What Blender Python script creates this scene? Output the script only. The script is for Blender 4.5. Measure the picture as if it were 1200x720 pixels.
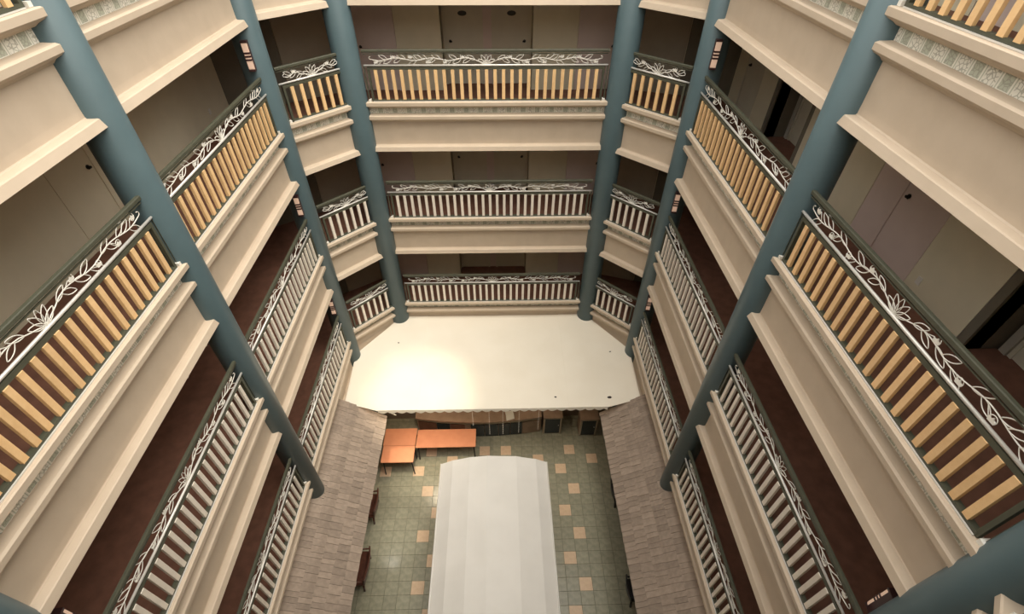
import bpy, math, random
from mathutils import Vector, Matrix
random.seed(7)
for o in list(bpy.data.objects): bpy.data.objects.remove(o, do_unlink=True)
SC = bpy.context.scene
C = SC.collection
# ------------------------------------------------------------------ camera
CAMX, CAMZ, YAW, PITCH, ROLL, FPX, PPX, PPY = .2283, 14.2067, .0266, .7783, .0048, 574.76, 597.55, 391.53
fwd = Vector((math.sin(YAW)*math.cos(PITCH), math.cos(YAW)*math.cos(PITCH), -math.sin(PITCH)))
rgt = Vector((math.cos(YAW), -math.sin(YAW), 0)); up = rgt.cross(fwd)
r2 = math.cos(ROLL)*rgt+math.sin(ROLL)*up; u2 = -math.sin(ROLL)*rgt+math.cos(ROLL)*up
cd = bpy.data.cameras.new('camera'); cam = bpy.data.objects.new('camera', cd); C.objects.link(cam)
M3 = Matrix((r2, u2, -fwd)).transposed()
cam.matrix_world = Matrix.Translation((CAMX, 0, CAMZ)) @ M3.to_4x4()
cd.sensor_fit = 'HORIZONTAL'; cd.sensor_width = 36; cd.lens = FPX/1200*36
cd.shift_x = (600-PPX)/1200; cd.shift_y = (PPY-360)/1200; cd.clip_start = .02
SC.camera = cam
# ------------------------------------------------------------------ light
W = bpy.data.worlds.new('World'); SC.world = W; W.use_nodes = True
bg = W.node_tree.nodes['Background']; bg.inputs[0].default_value = (1, .965, .90, 1); bg.inputs[1].default_value = 1.15
def area(name, loc, rot, sx, sy, power, col):
    l = bpy.data.lights.new(name, 'AREA'); l.shape = 'RECTANGLE'; l.size = sx; l.size_y = sy; l.energy = power; l.color = col
    o = bpy.data.objects.new(name, l); C.objects.link(o); o.location = loc; o.rotation_euler = rot; return o
area('skylight_glow', (3.6, 6.2, 19.6), (0, math.radians(18), 0), 4.0, 10.5, 200, (1, .93, .82))
sl = bpy.data.lights.new('sun', 'SUN'); sl.energy = 1.5; sl.angle = math.radians(45); sl.color = (1, .93, .80)
so = bpy.data.objects.new('sun', sl); C.objects.link(so); so.location = (6, 6, 25); so.rotation_euler = (math.radians(15), math.radians(15), 0)
vs = SC.view_settings; vs.view_transform = 'Standard'; vs.look = 'None'; vs.gamma = 1; vs.use_curve_mapping = False; vs.exposure = 1.05

# ------------------------------------------------------------------ materials
MATS = {}
def mat(name, col, rough=.6, noise=None, scale=6., bump=0., metal=0., spec=.4, obj_var=0., detail=4, coat=0.):
    m = bpy.data.materials.new(name); m.use_nodes = True; nt = m.node_tree; N = nt.nodes; L = nt.links
    b = N['Principled BSDF']; b.inputs['Roughness'].default_value = rough; b.inputs['Metallic'].default_value = metal
    b.inputs['Specular IOR Level'].default_value = spec; b.inputs['Coat Weight'].default_value = coat
    b.inputs['Base Color'].default_value = (*col, 1)
    tc = N.new('ShaderNodeTexCoord')
    out = None
    if noise:
        tn = N.new('ShaderNodeTexNoise'); tn.inputs['Scale'].default_value = scale; tn.inputs['Detail'].default_value = detail
        L.new(tc.outputs['Object'], tn.inputs['Vector'])
        cr = N.new('ShaderNodeMix'); cr.data_type = 'RGBA'
        cr.inputs[6].default_value = (*col, 1); cr.inputs[7].default_value = (*noise, 1)
        mr = N.new('ShaderNodeMapRange'); mr.inputs[1].default_value = .35; mr.inputs[2].default_value = .68
        L.new(tn.outputs['Fac'], mr.inputs[0]); L.new(mr.outputs[0], cr.inputs[0]); out = cr.outputs[2]
        if bump:
            bp = N.new('ShaderNodeBump'); bp.inputs['Strength'].default_value = bump; bp.inputs['Distance'].default_value = .01
            L.new(tn.outputs['Fac'], bp.inputs['Height']); L.new(bp.outputs[0], b.inputs['Normal'])
    if obj_var:
        oi = N.new('ShaderNodeObjectInfo'); hs = N.new('ShaderNodeHueSaturation')
        mr2 = N.new('ShaderNodeMapRange'); mr2.inputs[3].default_value = 1-obj_var; mr2.inputs[4].default_value = 1+obj_var
        L.new(oi.outputs['Random'], mr2.inputs[0]); L.new(mr2.outputs[0], hs.inputs['Value'])
        if out: L.new(out, hs.inputs['Color'])
        else: hs.inputs['Color'].default_value = (*col, 1)
        out = hs.outputs[0]
    if out: L.new(out, b.inputs['Base Color'])
    MATS[name] = m; return m
mat('beige', (.59, .487, .378), .62, (.55, .452, .347), 3.5, .06)
mat('beige_marble', (.70, .59, .45), .5, (.64, .53, .40), 2.2, .03)
mat('teal', (.090, .138, .154), .40, (.080, .124, .139), 2.0, .03)
mat('frame_green', (.085, .087, .060), .5, (.07, .072, .05), 9)
mat('silver', (.72, .70, .66), .32, metal=.25)
mat('white_iron', (.82, .79, .72), .45)
mat('wood', (.86, .585, .305), .5, (.79, .515, .255), 14, .05, obj_var=.06)
mat('cream_slat', (.83, .76, .665), .5, (.78, .71, .615), 12, .03, obj_var=.04)
mat('carpet', (.24, .112, .075), .95, (.185, .087, .059), 5, .2)
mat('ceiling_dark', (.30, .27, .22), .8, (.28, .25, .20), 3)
mat('wall_olive', (.78, .72, .55), .75, (.74, .685, .52), 3, .03)
mat('door_mauve', (.74, .62, .57), .6, (.70, .585, .54), 3, .02)
mat('door_grey', (.68, .64, .52), .6, (.64, .60, .49), 3, .02)
mat('alcove', (.20, .18, .14), .8, (.17, .155, .12), 3)  # shade put into the colour, for alcove reveals and angled back walls
mat('frame_light', (.50, .48, .42), .5)
mat('black_metal', (.015, .015, .015), .35, metal=.5)
mat('plate_dark', (.05, .045, .04), .4)
mat('awning', (.82, .765, .66), .55, (.79, .73, .62), 1.2, .02)
mat('wall_half_shade', (.44, .385, .30), .75, (.40, .35, .27), 3, .03)  # half shade of the angled back walls, put into the colour
mat('tent', (.75, .73, .695), .6, (.71, .69, .655), 1.6, .03)
mat('shingle', (.335, .265, .212), .8, (.26, .205, .163), 9, .35, obj_var=.15)
mat('roof_felt', (.10, .08, .065), .9)
mat('tile_green', (.355, .335, .245), .25, (.255, .25, .18), 7, .02, obj_var=.06, spec=.5, detail=8)
mat('tile_peach', (.72, .53, .36), .28, (.65, .46, .305), 10, .02, obj_var=.04)
mat('grout', (.14, .14, .10), .9)
mat('orange_top', (.84, .355, .195), .38, (.80, .325, .175), 5)
mat('dark_leg', (.03, .022, .018), .5)
mat('brown_wood', (.125, .042, .024), .42, (.085, .028, .016), 12, .05)
mat('black_chair', (.03, .028, .028), .5)
mat('counter_brown', (.36, .25, .175), .5, (.29, .195, .135), 5)
mat('counter_red', (.20, .085, .05), .5, (.16, .065, .04), 5)
mat('stone_cream', (.44, .36, .26), .6, (.38, .31, .22), 6)
mat('panel_dark', (.035, .04, .04), .2)
mat('wall_ground', (.30, .22, .165), .8, (.25, .185, .135), 3)
mat('paper', (.80, .77, .70), .8)
mat('glass_pink', (.85, .62, .50), .3, (.80, .57, .45), 6)
mat('lamp_dark', (.05, .02, .02), .4)
_g = MATS['glass_pink'].node_tree.nodes['Principled BSDF']; _g.inputs['Emission Color'].default_value = (1, .66, .46, 1); _g.inputs['Emission Strength'].default_value = .10
# printed frieze: alternating pale squares with a grey-green motif
def frieze_mat():
    m = bpy.data.materials.new('frieze_print'); m.use_nodes = True; nt = m.node_tree; N = nt.nodes; L = nt.links
    b = N['Principled BSDF']; b.inputs['Roughness'].default_value = .4
    tc = N.new('ShaderNodeTexCoord'); sp = N.new('ShaderNodeSeparateXYZ'); L.new(tc.outputs['Object'], sp.inputs[0])
    def mth(op, a, bb=None):
        n = N.new('ShaderNodeMath'); n.operation = op
        for i, v in enumerate((a, bb)):
            if v is None: continue
            if isinstance(v, (int, float)): n.inputs[i].default_value = v
            else: L.new(v, n.inputs[i])
        return n.outputs[0]
    P = .33
    fr = mth('FRACT', mth('MULTIPLY', sp.outputs[0], 1/P)); tri = mth('ABSOLUTE', mth('SUBTRACT', fr, .5))      # 0..0.5
    sq = mth('LESS_THAN', tri, .17)
    zin = mth('LESS_THAN', mth('ABSOLUTE', mth('SUBTRACT', sp.outputs[2], .915)), .058)
    green = mth('MULTIPLY', sq, zin)
    vo = N.new('ShaderNodeTexVoronoi'); vo.feature = 'DISTANCE_TO_EDGE'; vo.inputs['Scale'].default_value = 26; L.new(tc.outputs['Object'], vo.inputs['Vector'])
    ln = mth('LESS_THAN', vo.outputs[0], .085)
    wht = mth('MULTIPLY', mth('SUBTRACT', 1, sq), mth('GREATER_THAN', tri, .30))
    mix1 = N.new('ShaderNodeMix'); mix1.data_type = 'RGBA'; mix1.inputs[6].default_value = (.80, .785, .71, 1); mix1.inputs[7].default_value = (.50, .53, .44, 1); L.new(green, mix1.inputs[0])
    f2 = mth('MULTIPLY', ln, mth('MULTIPLY', mth('MAXIMUM', wht, green), .7))
    mix2 = N.new('ShaderNodeMix'); mix2.data_type = 'RGBA'; L.new(mix1.outputs[2], mix2.inputs[6]); mix2.inputs[7].default_value = (.33, .33, .27, 1); L.new(f2, mix2.inputs[0])
    sep = mth('LESS_THAN', mth('ABSOLUTE', mth('SUBTRACT', tri, .24)), .018)
    mix3 = N.new('ShaderNodeMix'); mix3.data_type = 'RGBA'; L.new(mix2.outputs[2], mix3.inputs[6]); mix3.inputs[7].default_value = (.50, .52, .44, 1); L.new(sep, mix3.inputs[0])
    L.new(mix3.outputs[2], b.inputs['Base Color']); MATS['frieze'] = m
frieze_mat()

# ------------------------------------------------------------------ helpers
class MB:
    def __init__(s): s.v = []; s.f = []
    def box(s, x0, x1, y0, y1, z0, z1):
        n = len(s.v)
        s.v += [(x0,y0,z0),(x1,y0,z0),(x1,y1,z0),(x0,y1,z0),(x0,y0,z1),(x1,y0,z1),(x1,y1,z1),(x0,y1,z1)]
        s.f += [tuple(n+i for i in q) for q in ((3,2,1,0),(4,5,6,7),(0,1,5,4),(1,2,6,5),(2,3,7,6),(3,0,4,7))]
        return s
    def prism(s, prof, x0, x1):              # profile of (y,z) swept along x, closed
        n = len(s.v); k = len(prof)
        s.v += [(x0,a,b) for a,b in prof]+[(x1,a,b) for a,b in prof]
        s.f += [(n+i, n+(i+1)%k, n+k+(i+1)%k, n+k+i) for i in range(k)]
        s.f += [tuple(n+i for i in reversed(range(k))), tuple(n+k+i for i in range(k))]
        return s
    def slab(s, poly, z0, z1):               # polygon in xy, extruded
        n = len(s.v); k = len(poly)
        s.v += [(a,b,z0) for a,b in poly]+[(a,b,z1) for a,b in poly]
        s.f += [(n+i, n+(i+1)%k, n+k+(i+1)%k, n+k+i) for i in range(k)]
        s.f += [tuple(n+i for i in reversed(range(k))), tuple(n+k+i for i in range(k))]
        return s
    def tube(s, pts, r, n=5, closed=False, taper=None):
        pts = [Vector(p) for p in pts]; m = len(pts); base = len(s.v)
        for i, p in enumerate(pts):
            a = pts[(i-1) % m] if (closed or i > 0) else pts[i]; b = pts[(i+1) % m] if (closed or i < m-1) else pts[i]
            t = (b-a).normalized(); ref = Vector((0,1,0)) if abs(t.y) < .9 else Vector((1,0,0))
            u = t.cross(ref).normalized(); w = t.cross(u)
            rr = r*(taper[i] if taper else 1)
            for k in range(n):
                an = 2*math.pi*k/n; q = p+rr*(math.cos(an)*u+math.sin(an)*w); s.v.append(tuple(q))
        segs = m if closed else m-1
        for i in range(segs):
            j = (i+1) % m
            for k in range(n):
                k2 = (k+1) % n; s.f.append((base+i*n+k, base+i*n+k2, base+j*n+k2, base+j*n+k))
        if not closed:
            s.f.append(tuple(base+k for k in reversed(range(n)))); s.f.append(tuple(base+(m-1)*n+k for k in range(n)))
        return s
    def mesh(s, name, m, smooth=False):
        me = bpy.data.meshes.new(name); me.from_pydata(s.v, [], s.f); me.update()
        import bmesh
        bm = bmesh.new(); bm.from_mesh(me); bmesh.ops.recalc_face_normals(bm, faces=bm.faces); bm.to_mesh(me); bm.free()
        if smooth:
            for p in me.polygons: p.use_smooth = True
        me.materials.append(MATS[m]); return me
    def obj(s, name, m, parent=None, smooth=False): return link(name, s.mesh(name, m, smooth), parent)
def link(name, me, parent=None, loc=None, rz=0):
    o = bpy.data.objects.new(name, me); C.objects.link(o)
    if parent: o.parent = parent
    if loc: o.location = loc
    if rz: o.rotation_euler = (0,0,rz)
    return o
def empty(name, loc=(0,0,0), rz=0):
    o = bpy.data.objects.new(name, None); C.objects.link(o); o.location = loc; o.rotation_euler = (0,0,rz); o.empty_display_size = .2; return o
def tag(o, label, cat=None, group=None, kind=None):
    o['label'] = label
    if cat: o['category'] = cat
    if group: o['group'] = group
    if kind: o['kind'] = kind
    return o
def struct(o, label=None):
    o['kind'] = 'structure'
    if label: o['label'] = label
    return o

# ------------------------------------------------------------------ plan
HW, YB, YN = 4.245, 11.77, -.27
COLX = 4.28
YC, YD, YE = 10.19, 5.79, 1.335
YV = 10.44                                       # plan corner behind the far side columns
RING = [(-HW,YE-.16),(-HW,YV),(-2.942,YB),(2.942,YB),(HW,YV),(HW,YE-.16),(2.92,YN-.16),(-2.92,YN-.16)]
def offset_ring(d):                              # d>0: outwards, away from the atrium
    k = len(RING); lines = []
    for i in range(k):
        a = Vector(RING[i]); b = Vector(RING[(i+1) % k]); t = (b-a).normalized(); n = Vector((-t.y, t.x))   # ring runs clockwise: left is outwards
        lines.append((a+n*d, t))
    out = []
    for i in range(k):
        p, t = lines[i-1]; q, s = lines[i]
        det = t.x*(-s.y)+s.x*t.y; w = q-p; al = (w.x*(-s.y)+s.x*w.y)/det
        out.append(tuple(p+t*al))
    return out
INN = offset_ring(.02); WAY = offset_ring(1.70); WAY[1] = (-5.945, 11.85); WAY[2] = (-3.6, 13.47); WAY[3] = (3.6, 13.47); WAY[4] = (5.945, 12.65); OUT = offset_ring(3.1)
FLZ = .80                                        # walkway floor above the underside of its edge beam
def ring_mesh(inner, outer, z0, z1):
    m = MB(); k = len(inner)
    for i in range(k):
        j = (i+1) % k
        m.slab([inner[i], inner[j], outer[j], outer[i]], z0, z1)
    return m
for lv in (1,2,3,4):
    struct(ring_mesh(INN, OUT, lv*3+FLZ-.03, lv*3+FLZ).obj('floor', 'carpet'))
for lv in (1,2,3,4,5):
    struct(ring_mesh(INN, OUT, lv*3+.0, lv*3+.03).obj('ceiling', 'ceiling_dark'))

# ------------------------------------------------------------------ parapets (edge beams of the galleries)
LEVEL = {1:'lowest', 2:'middle', 3:'upper', 4:'top-edge', 5:'highest'}
BOT = [(0,.21),(.003,.13),(.015,.115),(.10,.106),(.113,.097),(.138,.008),(.14,0),(.10,-.012),(-.16,-.012),(-.16,.21)]
MID = [(-.02,.85),(.02,.85),(.11,.838),(.135,.82),(.135,.755),(.11,.73),(.05,.70),(.015,.665),(-.02,.66)]
TOP = [(.01,1.14),(.14,1.14),(.155,1.13),(.155,1.06),(.125,1.035),(.075,1.01),(.04,.985),(.01,.985)]
ntrim = [0]
def bay_frame(a, b, z):
    a = Vector(a); b = Vector(b); t = (b-a).normalized(); x = -t
    return (a+b)/2, (b-a).length, math.atan2(x.y, x.x)
def parapet(a, b, lv, where, cut=.06):
    ntrim[0] += 1
    c, ln, rz = bay_frame(a, b, 0); h = ln/2-cut
    e = empty('trim_%d' % ntrim[0], (c.x, c.y, lv*3), rz); struct(e, 'beige moulded balcony front, %s level, %s' % (LEVEL[lv], where))
    MB().prism(TOP, -h, h).obj('cornice', 'beige', e)
    MB().prism([(-.04,.84),(-.005,.84),(-.005,1.0),(-.04,1.0)], -h, h).obj('frieze', 'frieze', e)
    MB().prism(MID, -h, h).obj('moulding', 'beige', e)
    MB().prism([(-.12,.2),(0,.2),(0,.84),(-.12,.84)], -h, h).obj('fascia_panel', 'beige', e)
    MB().prism(BOT, -h, h).obj('bottom_lip', 'beige', e)
    return e

# ------------------------------------------------------------------ balustrades
RD = .06                                         # railing plane in front of the fascia plane
def leaf_mesh():
    L_, w = .21, .036; pts = []
    for i in range(20):
        t = 2*math.pi*i/20; u = .5-.5*math.cos(t); pts.append((L_*u, 0, w*math.sin(t)*(.55+.45*math.sin(math.pi*u))))
    return MB().tube(pts, .0062, 4, True).mesh('leaf', 'white_iron', True)
LEAF = leaf_mesh()
def bud_mesh():
    m = MB()
    for k, an in enumerate((90, 35, 145)):
        a = math.radians(an); dx, dz = math.cos(a), math.sin(a); n = len(m.v); w = .018; l = .052
        for y in (-.006, .006): m.v += [(0,y,0),(dx*l*.5-dz*w,y,dz*l*.5+dx*w),(dx*l,y,dz*l),(dx*l*.5+dz*w,y,dz*l*.5-dx*w)]
        m.f += [(n,n+1,n+2,n+3),(n+7,n+6,n+5,n+4)]+[(n+i,n+4+i,n+4+(i+1)%4,n+(i+1)%4) for i in range(4)]
    return m.mesh('bud', 'white_iron')
BUD = bud_mesh()
BALW = MB().box(-.036,.036,-.018,.022,1.185,1.80).mesh('baluster', 'wood')
BALC = MB().box(-.034,.034,-.018,.022,1.185,1.80).mesh('baluster', 'cream_slat')
FOOT = MB().box(-.02,.02,-.02,.01,1.17,1.20).mesh('foot', 'frame_green')
VINES = {}
def vine(ln):
    """scrollwork for a railing of length ln: stem mesh, leaf and bud placements (x, z, angle, scale)"""
    key = round(ln, 2)
    if key in VINES: return VINES[key]
    m = MB(); leaves = []; buds = []
    h = ln/2-.03; zc = 2.0; zb = 1.905
    n = max(1, round((h-.30)/.85)); per = (h-.30)/n
    def zs(x): return (zb+(zc-zb)*min(1, (x-.03)/.26)**.8)+.026*math.sin(2*math.pi*(x-.30)/per+.6)*min(1, max(0, (x-.1)/.3))
    for s in (-1, 1):
        N = 20*n+8; pts = [(s*(.03+(h-.09)*i/N), 0, zs(.03+(h-.09)*i/N)) for i in range(N+1)]
        m.tube(pts, .0068, 5)
        ex, _, ez = pts[-1]; m.tube([(ex+s*.035*math.sin(a), 0, ez+.045*(1-math.cos(a))*.6) for a in [i*.42 for i in range(9)]], .0065, 4)
        def leaf(x, sgn, sc=1, an=27):
            if x > h-.13: return
            leaves.append((s*x, zs(x), math.radians(sgn*an) if s > 0 else math.radians(180-sgn*an), sc))
        def ring(x, sgn):
            if x > h-.05: return
            cx, cz = x+.02, (2.055 if sgn > 0 else 1.949); r = .042; cp = []
            a0 = math.radians(-60*sgn+180)
            for k in range(13):
                a = a0+sgn*k*math.radians(24); cp.append((s*(cx+r*math.cos(a)), 0, cz+r*math.sin(a)))
            m.tube([(s*(x-.10), 0, zs(x-.10))]+cp[2:], .0050, 4)
            buds.append((s*cx, cz-.028, 0, 1.05))
        if h < 1.0:
            leaf(.16, 1, .75); leaf(.22, -1, .7); ring(.36, 1); leaf(.34, -1, .75); leaf(.44, 1, .8)
            continue
        for j in range(n):
            x0 = .24+per*j
            leaf(x0, 1, .9 if j == 0 else 1); leaf(x0+per*.13, -1, .9); ring(x0+per*.34, 1 if j % 2 == 0 else -1)
            leaf(x0+per*.40, 1 if j % 2 else -1); leaf(x0+per*.52, 1, .95); ring(x0+per*.84, -1 if j % 2 == 0 else 1); leaf(x0+per*.70, -1, .95)
    for an, sc in ((90, .9), (58, .95), (122, .95), (27, .95), (153, .95)):
        leaves.append((0, zb, math.radians(an), sc))
    me = m.mesh('scroll_vine', 'white_iron', True)
    VINES[key] = (me, leaves, buds); return VINES[key]
def balustrade(a, b, lv, where, gapA=.32, gapB=.32, n=None, wood=True):
    """railing on the parapet between column faces; gapA/gapB: distance from the bay's ends to the end posts"""
    A = Vector(a); B = Vector(b); t = (B-A).normalized(); A2 = A+t*gapA; B2 = B-t*gapB
    c, ln, rz = bay_frame(A2, B2, 0); nrm = Vector((t.y, -t.x))
    c = c+nrm*RD; h = ln/2
    e = empty('balustrade', (c.x, c.y, lv*3), rz)
    tag(e, '%s balcony railing, %s balusters, %s' % (LEVEL[lv], 'wooden' if wood else 'cream', where), 'railing', 'gallery railings')
    MB().prism([(-.025,2.135),(.018,2.135),(.022,2.145),(.022,2.18),(.015,2.19),(-.022,2.19),(-.028,2.18),(-.028,2.145)], -h-.08, h+.08).obj('top_rail', 'frame_green', e)
    MB().prism([(-.007,2.098),(.007,2.098),(.007,2.112),(-.007,2.112)], -h-.06, h+.06).obj('under_rail', 'frame_green', e)
    MB().tube([(-h-.08,.012,1.885),(h+.08,.012,1.885)], .018, 8).obj('silver_rail', 'silver', e, True)
    MB().box(-h,h,-.022,.022,1.80,1.853).obj('upper_frame', 'frame_green', e)
    MB().box(-h,h,-.03,.03,1.143,1.187).obj('lower_frame', 'frame_green', e)
    MB().box(-h,h,.032,.046,1.143,1.155).obj('edge_strip', 'silver', e)
    for s in (-1, 1):
        MB().box(s*h-.022,s*h+.022,-.024,.024,1.143,1.853).obj('post', 'frame_green', e)
        MB().box(min(s*(h+.045),s*(h+.10)),max(s*(h+.045),s*(h+.10)),-.045,.045,1.143,1.19).obj('bracket', 'white_iron', e)
    for s in (-1, 1): MB().box(s*(h+.085)-.012,s*(h+.085)+.012,-.012,.012,1.15,1.88).obj('end_post', 'frame_green', e)
    if n is None: n = round((ln-.1)/.188)
    sp = (ln-.12)/n
    for i in range(n):
        x = -h+.06+sp*(i+.5)
        bl = link('baluster', BALW if wood else BALC, e, (x, .012, 0))
    me, leaves, buds = vine(ln)
    v = link('scroll_vine', me, e)
    for x, z, an, sc in leaves:
        o = link('leaf', LEAF, v, (x, 0, z)); o.rotation_euler = (0, -an, 0); o.scale = (sc, 1, sc)
    for x, z, an, sc in buds:
        o = link('bud', BUD, v, (x, 0, z)); o.scale = (sc, 1, sc)
    return e
S = {'L':-1, 'R':1}
for lv in (1,2,3,4,5):
    wood = lv >= 3
    P = RING
    parapet(P[2], P[3], lv, 'far straight bay')
    if lv <= 3: balustrade(P[2], P[3], lv, 'across the far straight bay', .37, .37, 27, wood)
    parapet(P[1], P[2], lv, 'far-left angled bay'); parapet(P[3], P[4], lv, 'far-right angled bay')
    if lv <= 3:
        balustrade(P[1], P[2], lv, 'short angled bay at far left', .22, .30, 6, wood)
        balustrade(P[3], P[4], lv, 'short angled bay at far right', .30, .22, 6, wood)
    for side in 'LR':
        s = S[side]; nm = 'left' if side == 'L' else 'right'
        cA, cD, cE = (s*HW,P[1][1]), (s*HW,YD), (s*HW,YE)
        def seg(lo, hi): return (lo, hi) if s < 0 else (hi, lo)
        parapet(*seg(cD, cA), lv, '%s side, bay farther from camera' % nm); parapet(*seg(cE, cD), lv, '%s side, bay nearest camera' % nm)
        if lv <= 3: balustrade(*seg(cD, cA), lv, '%s side between far and middle columns' % nm, *((.08, .56) if s < 0 else (.56, .08)), 20, wood)
        if lv <= 4: balustrade(*seg(cE, cD), lv, '%s side between middle and nearest columns' % nm, .31, .31, 21, wood)
    parapet(P[5], P[6], lv, 'near-right angled bay'); parapet(P[7], P[0], lv, 'near-left angled bay')
    parapet(P[6], P[7], lv, 'near straight bay under camera')
    if lv in (2, 3):
        balustrade(P[5], P[6], lv, 'angled bay at lower right corner', .34, .34, 6, wood)

# ------------------------------------------------------------------ columns
def column(x, y, label, r=.255):
    m = MB(); n = 40
    for z in (0, 18.1):
        m.v += [(r*math.cos(2*math.pi*k/n), r*math.sin(2*math.pi*k/n), z) for k in range(n)]
    m.f += [(k, (k+1) % n, n+(k+1) % n, n+k) for k in range(n)]+[tuple(reversed(range(n))), tuple(range(n, 2*n))]
    me = m.mesh('column', 'teal')
    for p in me.polygons: p.use_smooth = len(p.vertices) == 4
    o = link('column', me, None, (x, y, 0)); tag(o, label, 'column', 'round teal columns')
for s, nm in ((-1, 'left'), (1, 'right')):
    column(s*3.0, 11.73, 'round teal column at the %s end of the far straight balcony' % nm, .285)
    column(s*COLX, YC, 'round teal column on the %s where side galleries meet the short angled balcony' % nm, .27)
    column(s*COLX, YD, 'large round teal column in the middle of the %s side, foot on shingles' % nm)
    column(s*COLX, YE, 'nearest round teal column on the %s, cut off by the bottom corner' % nm)

# ------------------------------------------------------------------ gallery back walls, doors
ndoor = [0]
def door(e_parent, x0, x1, m, hand, plate, label, y=.0, z0=FLZ, z1=2.93, lv=1):
    """door leaf placed in the wall's local frame (local +y faces the atrium)"""
    ndoor[0] += 1
    o = empty('door_%d' % ndoor[0]); o.matrix_world = e_parent.matrix_world @ Matrix.Translation(((x0+x1)/2, y, 0)); struct(o, label)
    w = (x1-x0)/2
    MB().box(-w+.02,w-.02,0,.035,z0+.01,z1).obj('leaf', m, o)
    MB().box(-w-.035,-w+.02,-.01,.05,z0,z1).obj('jamb', m, o); MB().box(w-.02,w+.035,-.01,.05,z0,z1).obj('jamb', m, o)
    hx = hand*(w-.13)
    hm = MB(); hm.tube([(hx,.035,z0+1.0),(hx,.09,z0+1.0)], .02, 8); hm.tube([(hx,.085,z0+1.0),(hx-hand*.05,.085,z0+1.0)], .018, 6); hm.tube([(hx,.036,z0+1.0),(hx,.046,z0+1.0)], .034, 12)
    hm.obj('handle', 'black_metal', o)
    if plate:
        pm = MB(); pm.slab([(.11*math.cos(2*math.pi*k/16), .055*math.sin(2*math.pi*k/16)) for k in range(16)], 0, .012)
        po = pm.obj('number_plate', 'plate_dark', o); po.location = (0,.036,z0+1.60); po.rotation_euler = (math.radians(-90),0,0)
    return o
def frame(a, b, z, name):
    c, ln, rz = bay_frame(a, b, z)
    e = empty(name, (c.x, c.y, z), rz); e.matrix_world = Matrix.Translation((c.x, c.y, z)) @ Matrix.Rotation(rz, 4, 'Z')
    return e, ln/2
def panels(e, spans, z0=FLZ, z1=3.0, y=0):
    for x0, x1, m in spans:
        MB().box(x0+.006, x1-.006, y-.03, y+.012, z0, z1).obj('wall_panel', m, e)
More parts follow.
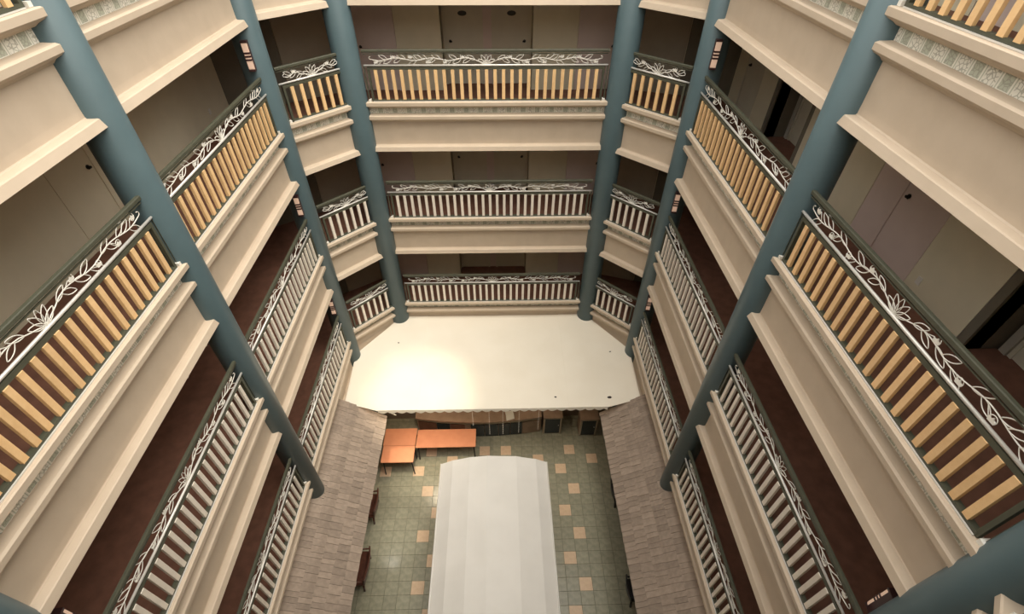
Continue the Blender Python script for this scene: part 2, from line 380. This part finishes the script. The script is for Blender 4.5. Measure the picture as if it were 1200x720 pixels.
for lv in (1,2,3,4):
    z = lv*3
    # far wall with a central alcove of two doors
    e, h = frame(WAY[2], WAY[3], z, 'wall_back'); struct(e)          # local +x points to world -x
    MB().box(-h,-1.10,-.25,-.03,FLZ,3).box(1.10,h,-.25,-.03,FLZ,3).box(-1.35,1.35,-.75,-.50,FLZ,3).box(-1.35,-1.10,-.55,-.03,FLZ,3).box(1.10,1.35,-.55,-.03,FLZ,3).obj('masonry', 'wall_olive', e)
    panels(e, [(-h+.05,-3.25,'wall_olive'),(-2.20,-1.10,'wall_olive'),(1.10,2.20,'wall_olive'),(3.25,h-.05,'wall_olive')])
    MB().box(-.13,.13,-.50,-.485,FLZ,3).obj('pier', 'door_mauve', e)
    if lv < 4:
        q = LEVEL[lv]
        door(e, -1.06,-.14,'door_grey',-1,True,'grey hotel door, right leaf of the far alcove, %s gallery' % q, y=-.50)
        door(e, .14,1.06,'door_grey',1,True,'grey hotel door, left leaf of the far alcove, %s gallery' % q, y=-.50)
        door(e, 2.24,3.21,'door_mauve',1,False,'mauve hotel door behind far-left column, %s gallery' % q, y=-.03)
        door(e, -3.21,-2.24,'door_mauve',-1,False,'mauve hotel door behind far-right column, %s gallery' % q, y=-.03)
    for (i, j, nm) in ((1,2,'wall_back_left'),(3,4,'wall_back_right'),(5,6,'wall_front_right'),(7,0,'wall_front_left'),(6,7,'wall_front')):
        e, h = frame(WAY[i], WAY[j], z, nm); struct(e)
        MB().box(-h-.1,h+.1,-.25,-.03,FLZ,3).obj('masonry', 'wall_olive', e)
        k = max(2, round(2*h/1.2)); panels(e, [(-h+2*h*q/k, -h+2*h*(q+1)/k, ('wall_half_shade' if (q == 0) == (nm == 'wall_back_left') and q in (0, k-1) else 'alcove') if nm.startswith('wall_back') else 'wall_olive') for q in range(k)])  # angled back walls: corridor shade painted as dark and half-dark panels
    for s, nm in ((-1,'left'),(1,'right')):
        a, b = (s*(HW+1.70), WAY[0][1]), (s*(HW+1.70), WAY[1 if s < 0 else 4][1])
        e, h = frame(*((a, b) if s < 0 else (b, a)), z, 'wall_'+nm); struct(e)
        cy = (a[1]+b[1])/2
        def lx(y): return -(y-cy) if s < 0 else (y-cy)                 # world y -> local x
        def sp(y0, y1): p, q = lx(y0), lx(y1); return (min(p,q), max(p,q))
        mw = MB(); al = ((2.79, 4.09), (9.10, 10.45)) if s > 0 else ()
        edges = [a[1]-.2]+[v for y0, y1 in al for v in (y0, y1)]+[b[1]+.2]
        for i in range(0, len(edges), 2):
            x0, x1 = sp(edges[i], edges[i+1]); mw.box(x0,x1,-.25,-.03,FLZ,3)
        for y0, y1 in al:
            x0, x1 = sp(y0-.1, y1+.1); mw.box(x0,x1,-.75,-.55,FLZ,3)
        mw.obj('masonry', 'wall_olive', e)
        q = LEVEL[lv]
        for i, (y0, y1) in enumerate(al):
            for ya_, yb_ in ((y0-.12, y0+.0), (y1+.0, y1+.12)):
                x0, x1 = sp(ya_, yb_); MB().box(x0,x1,-.60,.012,FLZ,3).obj('reveal', 'alcove', e)  # reveal coloured dark to stand for its shade
            for ya_, yb_ in ((y0+.02, y0+.12), (y1-.12, y1-.02)):
                x0, x1 = sp(ya_, yb_); MB().box(x0,x1,-.55,-.47,FLZ,3).obj('alcove_lining', 'frame_light', e)
            x0, x1 = sp(y0+.16, y1-.16)
            if lv < 4: door(e, x0, x1, 'door_grey', -1, False, 'grey hotel door inside the right wall alcove %s, %s gallery' % ('near the camera' if i == 0 else 'near the far column', q), y=-.55)
        if s > 0:
            pl = [(a[1],1.4,'wall_olive'),(1.4,2.67,'wall_olive'),(4.21,5.34,'wall_olive'),(6.22,6.79,'door_mauve'),(6.79,8.0,'wall_olive'),(8.0,8.98,'wall_olive'),(10.57,11.25,'wall_olive'),(12.10,b[1],'wall_olive')]
            dr = [(5.36,6.20,'door_mauve',1),(11.27,12.08,'door_grey',1)]
            MB().box(lx(5.13)-.04,lx(5.13)+.04,.012,.024,1.0,1.11).obj('wall_socket', 'white_iron', e)
        else:
            pl = [(a[1],6.4,'wall_olive'),(7.3,b[1],'wall_olive')]
            dr = [(6.42,7.28,'wall_olive',-1)]
            MB().box(lx(10.96)-.04,lx(10.96)+.04,.012,.024,1.15,1.26).obj('light_switch', 'white_iron', e)
        panels(e, [(*sp(y0,y1),m_) for y0,y1,m_ in pl])
        for i, (y0, y1, m_, hd) in enumerate(dr):
            x0, x1 = sp(y0, y1)
            if lv < 4: door(e, x0, x1, m_, hd, False, '%s hotel door flush in the %s wall, %s, %s gallery' % ('mauve' if m_ == 'door_mauve' else 'olive', nm, 'behind its middle column' if s < 0 else ('nearer the camera' if i == 0 else 'near the far end'), q), y=-.03)
# shaft wall above the top parapet, round the skylight opening

# ------------------------------------------------------------------ wall sconces on the columns
def sconce(x, y, z, rz, label):
    e = empty('wall_sconce', (x, y, z), rz); tag(e, label, 'wall lamp', 'column sconces')
    MB().box(-.055,.055,-.02,.03,-.24,.24).obj('back_plate', 'lamp_dark', e)
    MB().prism([(.03,-.215),(.10,-.215),(.115,-.20),(.115,.20),(.10,.215),(.03,.215)], -.048, .048).obj('glass_shade', 'glass_pink', e)
    for dz in (-.055, 0, .055): MB().box(-.052,.052,.02,.125,dz-.014,dz+.014).obj('band', 'lamp_dark', e)
    for sx in (-1, 1): MB().box(sx*.052-.005,sx*.052+.005,.02,.08,-.24,.24).obj('side_bar', 'lamp_dark', e)
    MB().box(-.055,.055,.02,.12,-.245,-.215).obj('cap', 'lamp_dark', e); MB().box(-.055,.055,.02,.12,.215,.245).obj('cap', 'lamp_dark', e)
for s, nm in ((-1,'left'),(1,'right')):
    for lv in (1,2,3):
        a = math.radians(-80 if s < 0 else -100)                  # towards -y
        sconce(COLX*s+.265*math.cos(a), YC+.265*math.sin(a), lv*3+2.57, a-math.pi/2, 'pink glass sconce on the far %s column, %s level' % (nm, LEVEL[lv]))
        a = math.radians(97 if s < 0 else 83)
        if lv == 2: sconce(COLX*s+.25*math.cos(a), YE+.25*math.sin(a), lv*3+2.45, a-math.pi/2, 'pink glass sconce on the nearest %s column, low in the corner' % nm)

# ------------------------------------------------------------------ ground floor: tiles
PT = .3512
fl = MB().box(-6.2,6.2,-2.2,13.8,-.2,-.012).obj('floor', 'grout'); struct(fl, 'grey-green tiled ground floor with scattered peach tiles')
def tile_mesh(m):
    g = .0035; w = PT/2-g; bvl = .004; t = MB()
    n = 0; t.v += [(-w,-w,-.012),(w,-w,-.012),(w,w,-.012),(-w,w,-.012),(-w,-w,-.002),(w,-w,-.002),(w,w,-.002),(-w,w,-.002),(-w+bvl,-w+bvl,0),(w-bvl,-w+bvl,0),(w-bvl,w-bvl,0),(-w+bvl,w-bvl,0)]
    t.f += [(0,1,5,4),(1,2,6,5),(2,3,7,6),(3,0,4,7),(4,5,9,8),(5,6,10,9),(6,7,11,10),(7,4,8,11),(8,9,10,11)]
    return t.mesh('tile', m)
TG, TP = tile_mesh('tile_green'), tile_mesh('tile_peach')
X0, Y0 = 2.105, 4.675
peach = {(2.45,8.90),(3.16,8.55),(2.10,8.20),(2.45,7.49),(2.10,6.78),(2.45,6.08),(2.10,5.38),(2.45,4.67),(2.10,3.97),(2.45,3.27),
         (-2.44,8.2),(-2.09,7.48),(-1.74,6.78),(-2.09,6.08),(-1.74,5.38),(-2.09,4.68),(-1.74,3.97),(-2.09,3.27),(-3.48,8.2)}
def at_floor(px, py, z=0.):
    v = fwd+(px-PPX)/FPX*r2-(py-PPY)/FPX*u2; k = (z-CAMZ)/v.z; return (CAMX+v.x*k, v.y*k)
for q in ((506,532),(531,538),(569,527),(594,527),(631,537)): peach.add(at_floor(*q))
pk = {(round((x-X0)/PT), round((y-Y0)/PT)) for x, y in peach}
stuff = MB(); cnt = 0
for i in range(-18, 7):
    for j in range(-14, 22):
        x, y = X0+i*PT, Y0+j*PT
        vis = 3.1 < y < 9.75 and abs(x) < 3.55+.02*(y-3) and not (abs(x) < 1.5 and y < 7.2)
        if vis:
            o = link('tile', TP if (i,j) in pk else TG, fl, (x,y,0)); cnt += 1
        else:
            g = .0035; w = PT/2-g
            stuff.box(x-w,x+w,y-w,y+w,-.012,0)
st = stuff.obj('tile_field', 'tile_green', fl); st['kind'] = 'stuff'

# ground-floor walls behind the stalls
struct(MB().box(-4.75,-4.55,-2,12.2,0,3.0).obj('wall_left', 'wall_ground')); struct(MB().box(4.55,4.75,-2,12.2,0,3.0).obj('wall_right', 'wall_ground'))
struct(MB().box(-4.75,4.75,10.6,10.8,0,3.1).obj('wall_back', 'wall_ground')); struct(MB().box(-4.75,4.75,-2.2,-2,0,3.4).obj('wall_front', 'wall_ground'))

# ------------------------------------------------------------------ shingled lean-to roofs
def shingle_roof(s, nm):
    e = empty('shingle_roof', (s*4.2, 4.75, 0)); tag(e, 'brown wood-shingled lean-to roof along the %s side of the courtyard' % nm, 'roof', 'lean-to roofs')
    xa, za, xb, zb = 4.24, 3.44, 3.07, 2.60                            # wall edge, eave edge
    ya, yb = .55, 8.46
    dx, dz = xb-xa, zb-za; Ls = math.hypot(dx, dz); ux, uz = dx/Ls, dz/Ls; nx, nz = -uz, ux
    if nz < 0: nx, nz = -nx, -nz
    d = MB(); prof = [(xa,za-.02),(xb+.02,zb-.02),(xb+.02,zb-.08),(xa,za-.08)]
    for y in (ya+.02, yb-.02): d.v += [(s*(p-4.2), y-4.75, q) for p, q in prof]
    d.f += [(0,1,2,3),(7,6,5,4)]+[(i,4+i,4+(i+1)%4,(i+1)%4) for i in range(4)]
    d.obj('roof_deck', 'roof_felt', e)
    MB().box(min(s*(xb+.05-4.2),s*(xb+.11-4.2)),max(s*(xb+.05-4.2),s*(xb+.11-4.2)),ya-4.75,yb-4.75,zb-.20,zb-.08).obj('eave_beam', 'dark_leg', e)
    for yp in (1.2, 3.0, 4.8, 6.6, 8.2): MB().box(min(s*(xa+.05-4.2),s*(xa+.15-4.2)),max(s*(xa+.05-4.2),s*(xa+.15-4.2)),yp-4.80,yp-4.70,0,zb-.08).obj('post', 'dark_leg', e)
    rows = 5; ex = Ls/rows
    rest = MB(); count = 0; shapes = {}
    for r in range(rows):
        y = ya
        while y < yb-.02:
            w = random.choice((.11,.13,.15,.17,.20)); 
            if y+w > yb-.06: w = yb-y
            a = r*ex-.02; b = (r+1)*ex+random.uniform(-.006,.012)
            lift0, lift1 = .004, .020+random.uniform(0,.010)
            # corners along slope: upper end thin, lower end raised on the course below
            def P(t, off): return (s*(xa+ux*t+nx*off-4.2), za+uz*t+nz*off)
            cy = y+w/2; tilt = random.uniform(-.006,.006)
            p0, p1, q1, q0 = P(a,lift0), P(b,lift1), P(b,lift1-.016), P(a,lift0-.012)
            m = MB()
            for yy, k in ((-w/2+.003, -tilt), (w/2-.003, tilt)):
                m.v += [(p0[0],yy,p0[1]),(p1[0],yy,p1[1]+k),(q1[0],yy,q1[1]),(q0[0],yy,q0[1])]
            m.f += [(0,1,2,3),(7,6,5,4)]+[(i,4+i,4+(i+1)%4,(i+1)%4) for i in range(4)]
            if count < 300 and y > 1.6:
                o = m.obj('shingle', 'shingle', e); o.location = (0, cy-4.75, 0); count += 1
            else:
                n = len(rest.v); rest.v += [(p[0],p[1]+cy-4.75,p[2]) for p in m.v]; rest.f += [tuple(n+i for i in f) for f in m.f]
            y += w
    if rest.v: o = rest.obj('shingle_field', 'shingle', e); o['kind'] = 'stuff'
shingle_roof(-1, 'left'); shingle_roof(1, 'right')

# ------------------------------------------------------------------ white awning roof at the far end
aw = empty('awning_roof', (0, 8.25, 0)); tag(aw, 'wide cream awning roof with scalloped front edge below the far balconies', 'roof')
ZB_, ZF = 3.47, 3.15; YF = 8.25; YK = 11.75
def zr(y): return ZF+(ZB_-ZF)*(y-YF)/(YK-YF)
def half_w(y):
    if y < 8.50: return 3.20+(y-8.25)/.25*.92
    if y < 10.25: return 4.16
    return 4.16-(y-10.25)*(4.16-2.95)/(YK-10.25)
seams = [-4.2,-3.2,-2.1,-1.05,0,1.05,2.1,3.2,4.2]
ys = [8.25,8.31,8.40,8.50,8.9,9.3,9.7,10.1,10.25,10.5,10.75,11.0,11.25,11.5,11.75]
for i in range(8):
    m = MB(); cols_ = 6
    g = [[None]*(cols_+1) for _ in ys]
    for a, y in enumerate(ys):
        hw = half_w(y)
        for b in range(cols_+1):
            f = b/cols_; x = seams[i]+(seams[i+1]-seams[i])*f; x = max(-hw, min(hw, x))
            g[a][b] = len(m.v); m.v.append((x, y-8.25, zr(y)+.0008*math.sin(math.pi*f)))
    for a in range(len(ys)-1):
        for b in range(cols_):
            m.f.append((g[a][b], g[a][b+1], g[a+1][b+1], g[a+1][b]))
    o = m.obj('roof_sheet', 'awning', aw)
    md = o.modifiers.new('t', 'SOLIDIFY'); md.thickness = .012; md.offset = -1
# scalloped valance
m = MB(); pit = .262; nn = 24*10
tops = []; 
for i in range(nn+1):
    x = -3.2+6.4*i/nn; ph = (x+3.2)/pit; zz = ZF-.05-.075*abs(math.sin(math.pi*ph)); m.v += [(x,0,ZF+.0),(x,-.012,zz)]
for i in range(nn): m.f.append((2*i,2*i+2,2*i+3,2*i+1))
o = m.obj('valance', 'awning', aw); md = o.modifiers.new('t', 'SOLIDIFY'); md.thickness = .006
MB().box(-3.2,3.2,.10,.18,ZF-.14,ZF-.03).obj('front_beam', 'dark_leg', aw)
for x in (-3.9, 3.9): MB().box(x-.04,x+.04,.60,.68,0,ZF-.02).obj('post', 'dark_leg', aw)
# litter on the awning
for (px, py, r, lab) in ((714,466.5,.035,'small dark scrap lying on the awning near its front right corner'),(651,466,.018,'tiny dark speck on the awning above its scalloped edge'),(467,402,.016,'tiny dark speck on the awning near the far-left column'),(715,412.5,.016,'tiny dark speck on the awning near the far-right column')):
    x, y = at_floor(px, py, zr(9.0)); x, y = at_floor(px, py, zr(y))
    m = MB(); m.slab([(r*(1+.5*random.random())*math.cos(k*1.05)*1.5, r*(1+.5*random.random())*math.sin(k*1.05)) for k in range(6)], 0, .012)
    o = m.obj('litter_scrap', 'dark_leg'); o.location = (x,y,zr(y)+.012); tag(o, lab, 'scrap', 'scraps on the awning')

# ------------------------------------------------------------------ white canopy tent in the middle
tent = empty('canopy_tent', (0, 4.0, 0)); tag(tent, 'long white fabric canopy with arched end standing on the tiled floor', 'canopy')
TZ = 2.30; TX = 1.435; y1 = 7.06; y0_ = .9; rise = .36
angs = [-1, -.77, -.45, -.12, .42, .79, 1]
def tz(u): return TZ+rise*(1-abs(u)**2.2)
knots = [(TX*u, tz(u)) for u in angs]; knots[0] = (-TX, TZ-.02); knots[-1] = (TX, TZ-.02)
for k in range(6):
    (xa, za), (xb, zb) = knots[k], knots[k+1]
    m = MB(); nu, nv = 5, 26; g = []
    for a in range(nv+1):
        y = y0_+(y1-y0_)*a/nv; row = []
        for b in range(nu+1):
            f = b/nu; bay = (y-y0_)/((y1-y0_)/4); sag = .006*math.sin(math.pi*f)+.008*abs(math.sin(math.pi*bay))
            row.append(len(m.v)); m.v.append((xa+(xb-xa)*f, y-4, za+(zb-za)*f-sag+.022))
        g.append(row)
    for a in range(nv):
        for b in range(nu): m.f.append((g[a][b],g[a][b+1],g[a+1][b+1],g[a+1][b]))
    o = m.obj('fabric_panel', 'tent', tent, False); md = o.modifiers.new('t', 'SOLIDIFY'); md.thickness = .006; md.offset = -1
for s in (-1, 1):
    MB().tube([(s*(TX+.004),y0_-4,TZ),(s*(TX+.004),y1-4,TZ)], .018, 8).obj('hem', 'tent', tent, True)
for yy in (y0_+.05, 2.9, 5.0, y1-.06):
    MB().tube([(x*.985, yy-4, z-.045) for x, z in knots], .018, 6).obj('arch_rib', 'frame_light', tent, True)
    for s in (-1, 1): MB().tube([(s*TX*.97,yy-4,0),(s*TX*.97,yy-4,TZ-.03)], .022, 8).obj('pole', 'frame_light', tent, True)

# ------------------------------------------------------------------ orange tables
def table(x0, x1, y0, y1, label):
    e = empty('table', ((x0+x1)/2, (y0+y1)/2, 0)); tag(e, label, 'table', 'orange tables')
    w, d = (x1-x0)/2, (y1-y0)/2
    m = MB(); m.slab([(-w+.012,-d),(w-.012,-d),(w,-d+.012),(w,d-.012),(w-.012,d),(-w+.012,d),(-w,d-.012),(-w,-d+.012)], .725, .75); m.obj('tabletop', 'orange_top', e)
    MB().box(-w+.05,w-.05,-d+.05,-d+.07,.64,.725).box(-w+.05,w-.05,d-.07,d-.05,.64,.725).box(-w+.05,-w+.07,-d+.05,d-.05,.64,.725).box(w-.07,w-.05,-d+.05,d-.05,.64,.725).obj('apron', 'dark_leg', e)
    for sx in (-1,1):
        for sy in (-1,1): MB().tube([(sx*(w-.07),sy*(d-.07),.725),(sx*(w-.04),sy*(d-.03),0)], .02, 8).obj('leg', 'dark_leg', e, True)
table(-3.53,-2.53,8.065,8.665,'orange table nearest the camera, partly under the left shingle roof')
table(-3.55,-2.53,8.675,9.31,'orange table in the far left corner behind another orange table')
table(-2.505,-.615,8.58,9.25,'long orange table in front of the curved counter')

# ------------------------------------------------------------------ counter and cabinets at the far end
ct = empty('bar_counter', (-.45, 9.6, 0)); tag(ct, 'curved brown bar counter with dark front panels under the awning edge', 'counter')
def front_y(x): return 9.42+.10*((x+.45)/1.5)**2
nx_ = 24; xs = [-2.6+ (1.55+2.6)*i/nx_ for i in range(nx_+1)]
m = MB()
for x in xs: m.v += [(x+.45,front_y(x)-9.6-.05,.94),(x+.45,.55,.94),(x+.45,front_y(x)-9.6-.05,.88),(x+.45,.55,.88)]
for i in range(nx_):
    n = 4*i; m.f += [(n,n+4,n+5,n+1),(n+2,n+3,n+7,n+6),(n,n+2,n+6,n+4),(n+1,n+5,n+7,n+3)]
m.f += [(0,1,3,2),(4*nx_,4*nx_+2,4*nx_+3,4*nx_+1)]
m.obj('countertop', 'counter_brown', ct)
def cpanel(x0, x1, z0, z1, mt, off, name):
    m = MB(); k = 5
    for i in range(k+1):
        x = x0+(x1-x0)*i/k; y = front_y(x)-9.6+off; m.v += [(x+.45,y,z0),(x+.45,y,z1),(x+.45,y+.05,z0),(x+.45,y+.05,z1)]
    for i in range(k):
        n = 4*i; m.f += [(n,n+4,n+5,n+1),(n+2,n+3,n+7,n+6),(n+1,n+5,n+7,n+3),(n,n+2,n+6,n+4)]
    m.f += [(0,1,3,2),(4*k,4*k+2,4*k+3,4*k+1)]
    m.obj(name, mt, ct)
cpanel(-2.6,1.55,.0,.88,'counter_brown',.05,'counter_front')
cpanel(-2.6,1.55,.70,.88,'stone_cream',.03,'edge_band')
for x0, x1, mt in ((-2.55,-1.95,'counter_red'),(-1.93,-1.50,'panel_dark'),(-1.48,-1.0,'counter_red'),(-.98,-.82,'counter_brown'),(-.80,-.36,'panel_dark'),(-.34,.10,'panel_dark'),(.12,.50,'panel_dark'),(.52,.90,'panel_dark'),(.93,1.5,'counter_brown')):
    cpanel(x0,x1,.03,.68,mt,.02,'front_panel')
def cabinet(x0, x1, y, label, deep=.5):
    e = empty('cabinet', ((x0+x1)/2, y, 0)); tag(e, label, 'cabinet', 'cabinets beside the counter'); w = (x1-x0)/2
    MB().box(-w,w,.03,deep,0,.92).obj('body', 'counter_brown', e)
    MB().box(-w-.02,w+.02,-.02,deep,.92,.95).obj('worktop', 'counter_brown', e)
    d = MB().box(-w+.05,w-.05,.015,.03,.04,.86).obj('door', 'panel_dark', e)
    fm = MB().box(-w,-w+.05,0,.03,.0,.92).box(w-.05,w,0,.03,.0,.92).box(-w,w,0,.03,.86,.92); fm.obj('door_frame', 'stone_cream', e)
    k = MB().tube([(w-.10,.015,.50),(w-.10,-.012,.50)], .014, 8).obj('knob', 'frame_light', d)
cabinet(1.62,2.22,9.5,'framed dark cabinet standing at the right end of the curved counter')
cabinet(2.84,3.40,9.40,'framed dark cabinet at far right beside the shingle roof')
bk = MB(); bk.box(-4.3,4.3,-.0,.3,0,1.25); o = bk.obj('back_shelf', 'wall_ground'); o.location = (0,10.25,0)
tag(o, 'long low brown back shelf behind the curved counter', 'shelf')
pp = MB(); pp.v += [(-.14,-.19,0),(.13,-.17,.01),(.15,.0,.035),(-.12,.0,.03),(.15,.17,.0),(-.11,.19,.008)]; pp.f += [(0,1,2,3),(3,2,4,5)]
o = pp.obj('paper_sheet', 'paper'); o.location = (.48,9.62,.945); o.rotation_euler = (0,0,.22); md = o.modifiers.new('t','SOLIDIFY'); md.thickness = .004
tag(o, 'creased white sheet of paper lying on the curved bar counter', 'paper')
# bead strings hanging from the awning edge
BEAD = None
def beads(p0, p1, sag, label):
    m = MB(); n = 16; p0 = Vector(p0); p1 = Vector(p1); pts = []
    for i in range(n+1):
        f = i/n; p = p0.lerp(p1, f); p.z -= sag*math.sin(math.pi*f); pts.append(p)
    m.tube(pts, .0025, 4)
    for p in pts[1:]:
        r = .011; b = len(m.v); m.v += [(p.x+r,p.y,p.z),(p.x,p.y+r,p.z),(p.x-r,p.y,p.z),(p.x,p.y-r,p.z),(p.x,p.y,p.z+r),(p.x,p.y,p.z-r)]
        m.f += [(b,b+1,b+4),(b+1,b+2,b+4),(b+2,b+3,b+4),(b+3,b,b+4),(b+1,b,b+5),(b+2,b+1,b+5),(b+3,b+2,b+5),(b,b+3,b+5)]
    o = m.obj('bead_string', 'white_iron'); tag(o, label, 'bead string', 'bead strings under the awning')
for x, ln, lab in ((-.60,.75,'white bead string hanging left of the paper, over the long table end'),(-.13,1.2,'white bead string hanging before the middle of the dark counter front'),(.26,1.2,'white bead string hanging just left of the paper sheet'),(.72,1.15,'white bead string hanging just right of the paper sheet'),(1.28,1.0,'white bead string hanging before the brown right end of the counter')):
    beads((x,YF+.03,ZF-.06),(x,YF+.03,ZF-.06-ln),0,lab)
beads((-2.15,YF+.03,ZF-.06),(-1.70,8.9,2.2),.02,'slanting white bead string above the left end of the long orange table')
beads((-2.95,YF+.03,ZF-.06),(-2.85,8.6,2.45),.02,'white bead string above the far orange corner table')

# ------------------------------------------------------------------ seats under the eaves
def chair(x, y, rz, mt, w, label, crest=.07):
    e = empty('armchair', (x, y, 0), rz); tag(e, label, 'chair', 'wooden seats under the eaves')   # local -y is the front
    MB().box(-w/2,w/2,-.24,.24,.40,.45).obj('seat', mt, e)
    m = MB(); k = 12
    for i in range(k+1):
        f = i/k; xx = -w/2+w*f; zt = .80+crest*math.sin(math.pi*f); yb = .22+.05*math.sin(math.pi*f); m.v += [(xx,yb+.03,.47),(xx,yb+.09,zt),(xx,yb,.47),(xx,yb+.05,zt)]
    for i in range(k):
        n = 4*i; m.f += [(n,n+4,n+5,n+1),(n+2,n+3,n+7,n+6),(n+1,n+5,n+7,n+3),(n,n+2,n+6,n+4)]
    m.f += [(0,1,3,2),(4*k,4*k+2,4*k+3,4*k+1)]
    m.obj('backrest', mt, e)
    for sx in (-1,1):
        MB().tube([(sx*(w/2-.03),-.20,.42),(sx*(w/2-.01),-.25,0)], .025, 8).obj('leg', mt, e, True)
        MB().tube([(sx*(w/2-.03),.20,.42),(sx*(w/2-.01),.16,0)], .03, 8).obj('leg', mt, e, True)
        MB().tube([(sx*(w/2-.01),-.22,.62),(sx*(w/2-.01),.24,.64)], .022, 8).obj('armrest', mt, e, True)
        MB().tube([(sx*(w/2-.01),-.21,.42),(sx*(w/2-.01),-.21,.62)], .018, 8).obj('arm_post', mt, e, True)
chair(-3.74,6.83,-math.pi/2,'brown_wood',.72,'dark red-brown wooden armchair with curved back, left eave, farther one')
chair(-3.68,5.06,-math.pi/2,'brown_wood',.88,'dark red-brown wooden bench seat under left eave, nearer one',.02)
chair(3.78,7.1,math.pi/2,'black_chair',.55,'black chair mostly hidden under the right eave, farther one')
chair(3.71,4.35,math.pi/2,'black_chair',.55,'black chair mostly hidden under the right eave, nearer one')
# ------------------------------------------------------------------ unseen lamps added for bright patches
def spot(name, loc, target, power, size, blend, col, label):
    e = empty(name, loc); tag(e, label, 'lamp')
    d = (Vector(target)-Vector(loc)).normalized(); q = d.to_track_quat('-Z', 'Y')
    m = MB().tube([(0,0,.16),(0,0,.0)], .06, 12); o = m.obj('housing', 'black_metal', e); o.rotation_mode = 'QUATERNION'; o.rotation_quaternion = q
    l = bpy.data.lights.new(name, 'SPOT'); l.energy = power; l.spot_size = size; l.spot_blend = blend; l.color = col; l.shadow_soft_size = .05
    lo = bpy.data.objects.new('bulb', l); C.objects.link(lo); lo.parent = e; lo.rotation_mode = 'QUATERNION'; lo.rotation_quaternion = q; lo.location = d*.02

spot('added_spotlight', (-1.2, 6.0, 17.8), (-2.10, 8.80, 3.2), 3000, math.radians(15), 1.0, (1, .86, .62), 'unseen lamp added high above the atrium to brighten the awning')  # added out of view to make the awning's bright patch
spot('added_eave_light', (-3.35, 6.10, 2.40), (-3.05, 6.05, 0), 26, math.radians(46), 1.0, (1, .93, .80), 'unseen lamp added under the left eave to brighten the tiles')  # added, hidden by the roof, for the light patch on the floor
def awning_fill(x, y, z, power, label):  # lamps out of view, added to light the tables and counter
    e = empty('added_fill_lamp', (x, y, z)); tag(e, label, 'lamp', 'added lamps under the awning')
    MB().tube([(0,0,.0),(0,0,.07)], .11, 16, taper=[1,.35]).obj('lamp_shade', 'frame_light', e); MB().tube([(0,0,.07),(0,0,.26)], .006, 6).obj('cord', 'dark_leg', e)
    l = bpy.data.lights.new('bulb', 'POINT'); l.energy = power; l.color = (1, .84, .62); l.shadow_soft_size = .05
    o = bpy.data.objects.new('bulb', l); C.objects.link(o); o.parent = e; o.location = (0,0,-.07)
awning_fill(-2.2, 8.75, 2.92, 34, 'unseen lamp added under the awning to brighten the orange tables')
awning_fill(1.3, 8.95, 2.94, 9, 'unseen lamp added under the awning to brighten the dark cabinets')
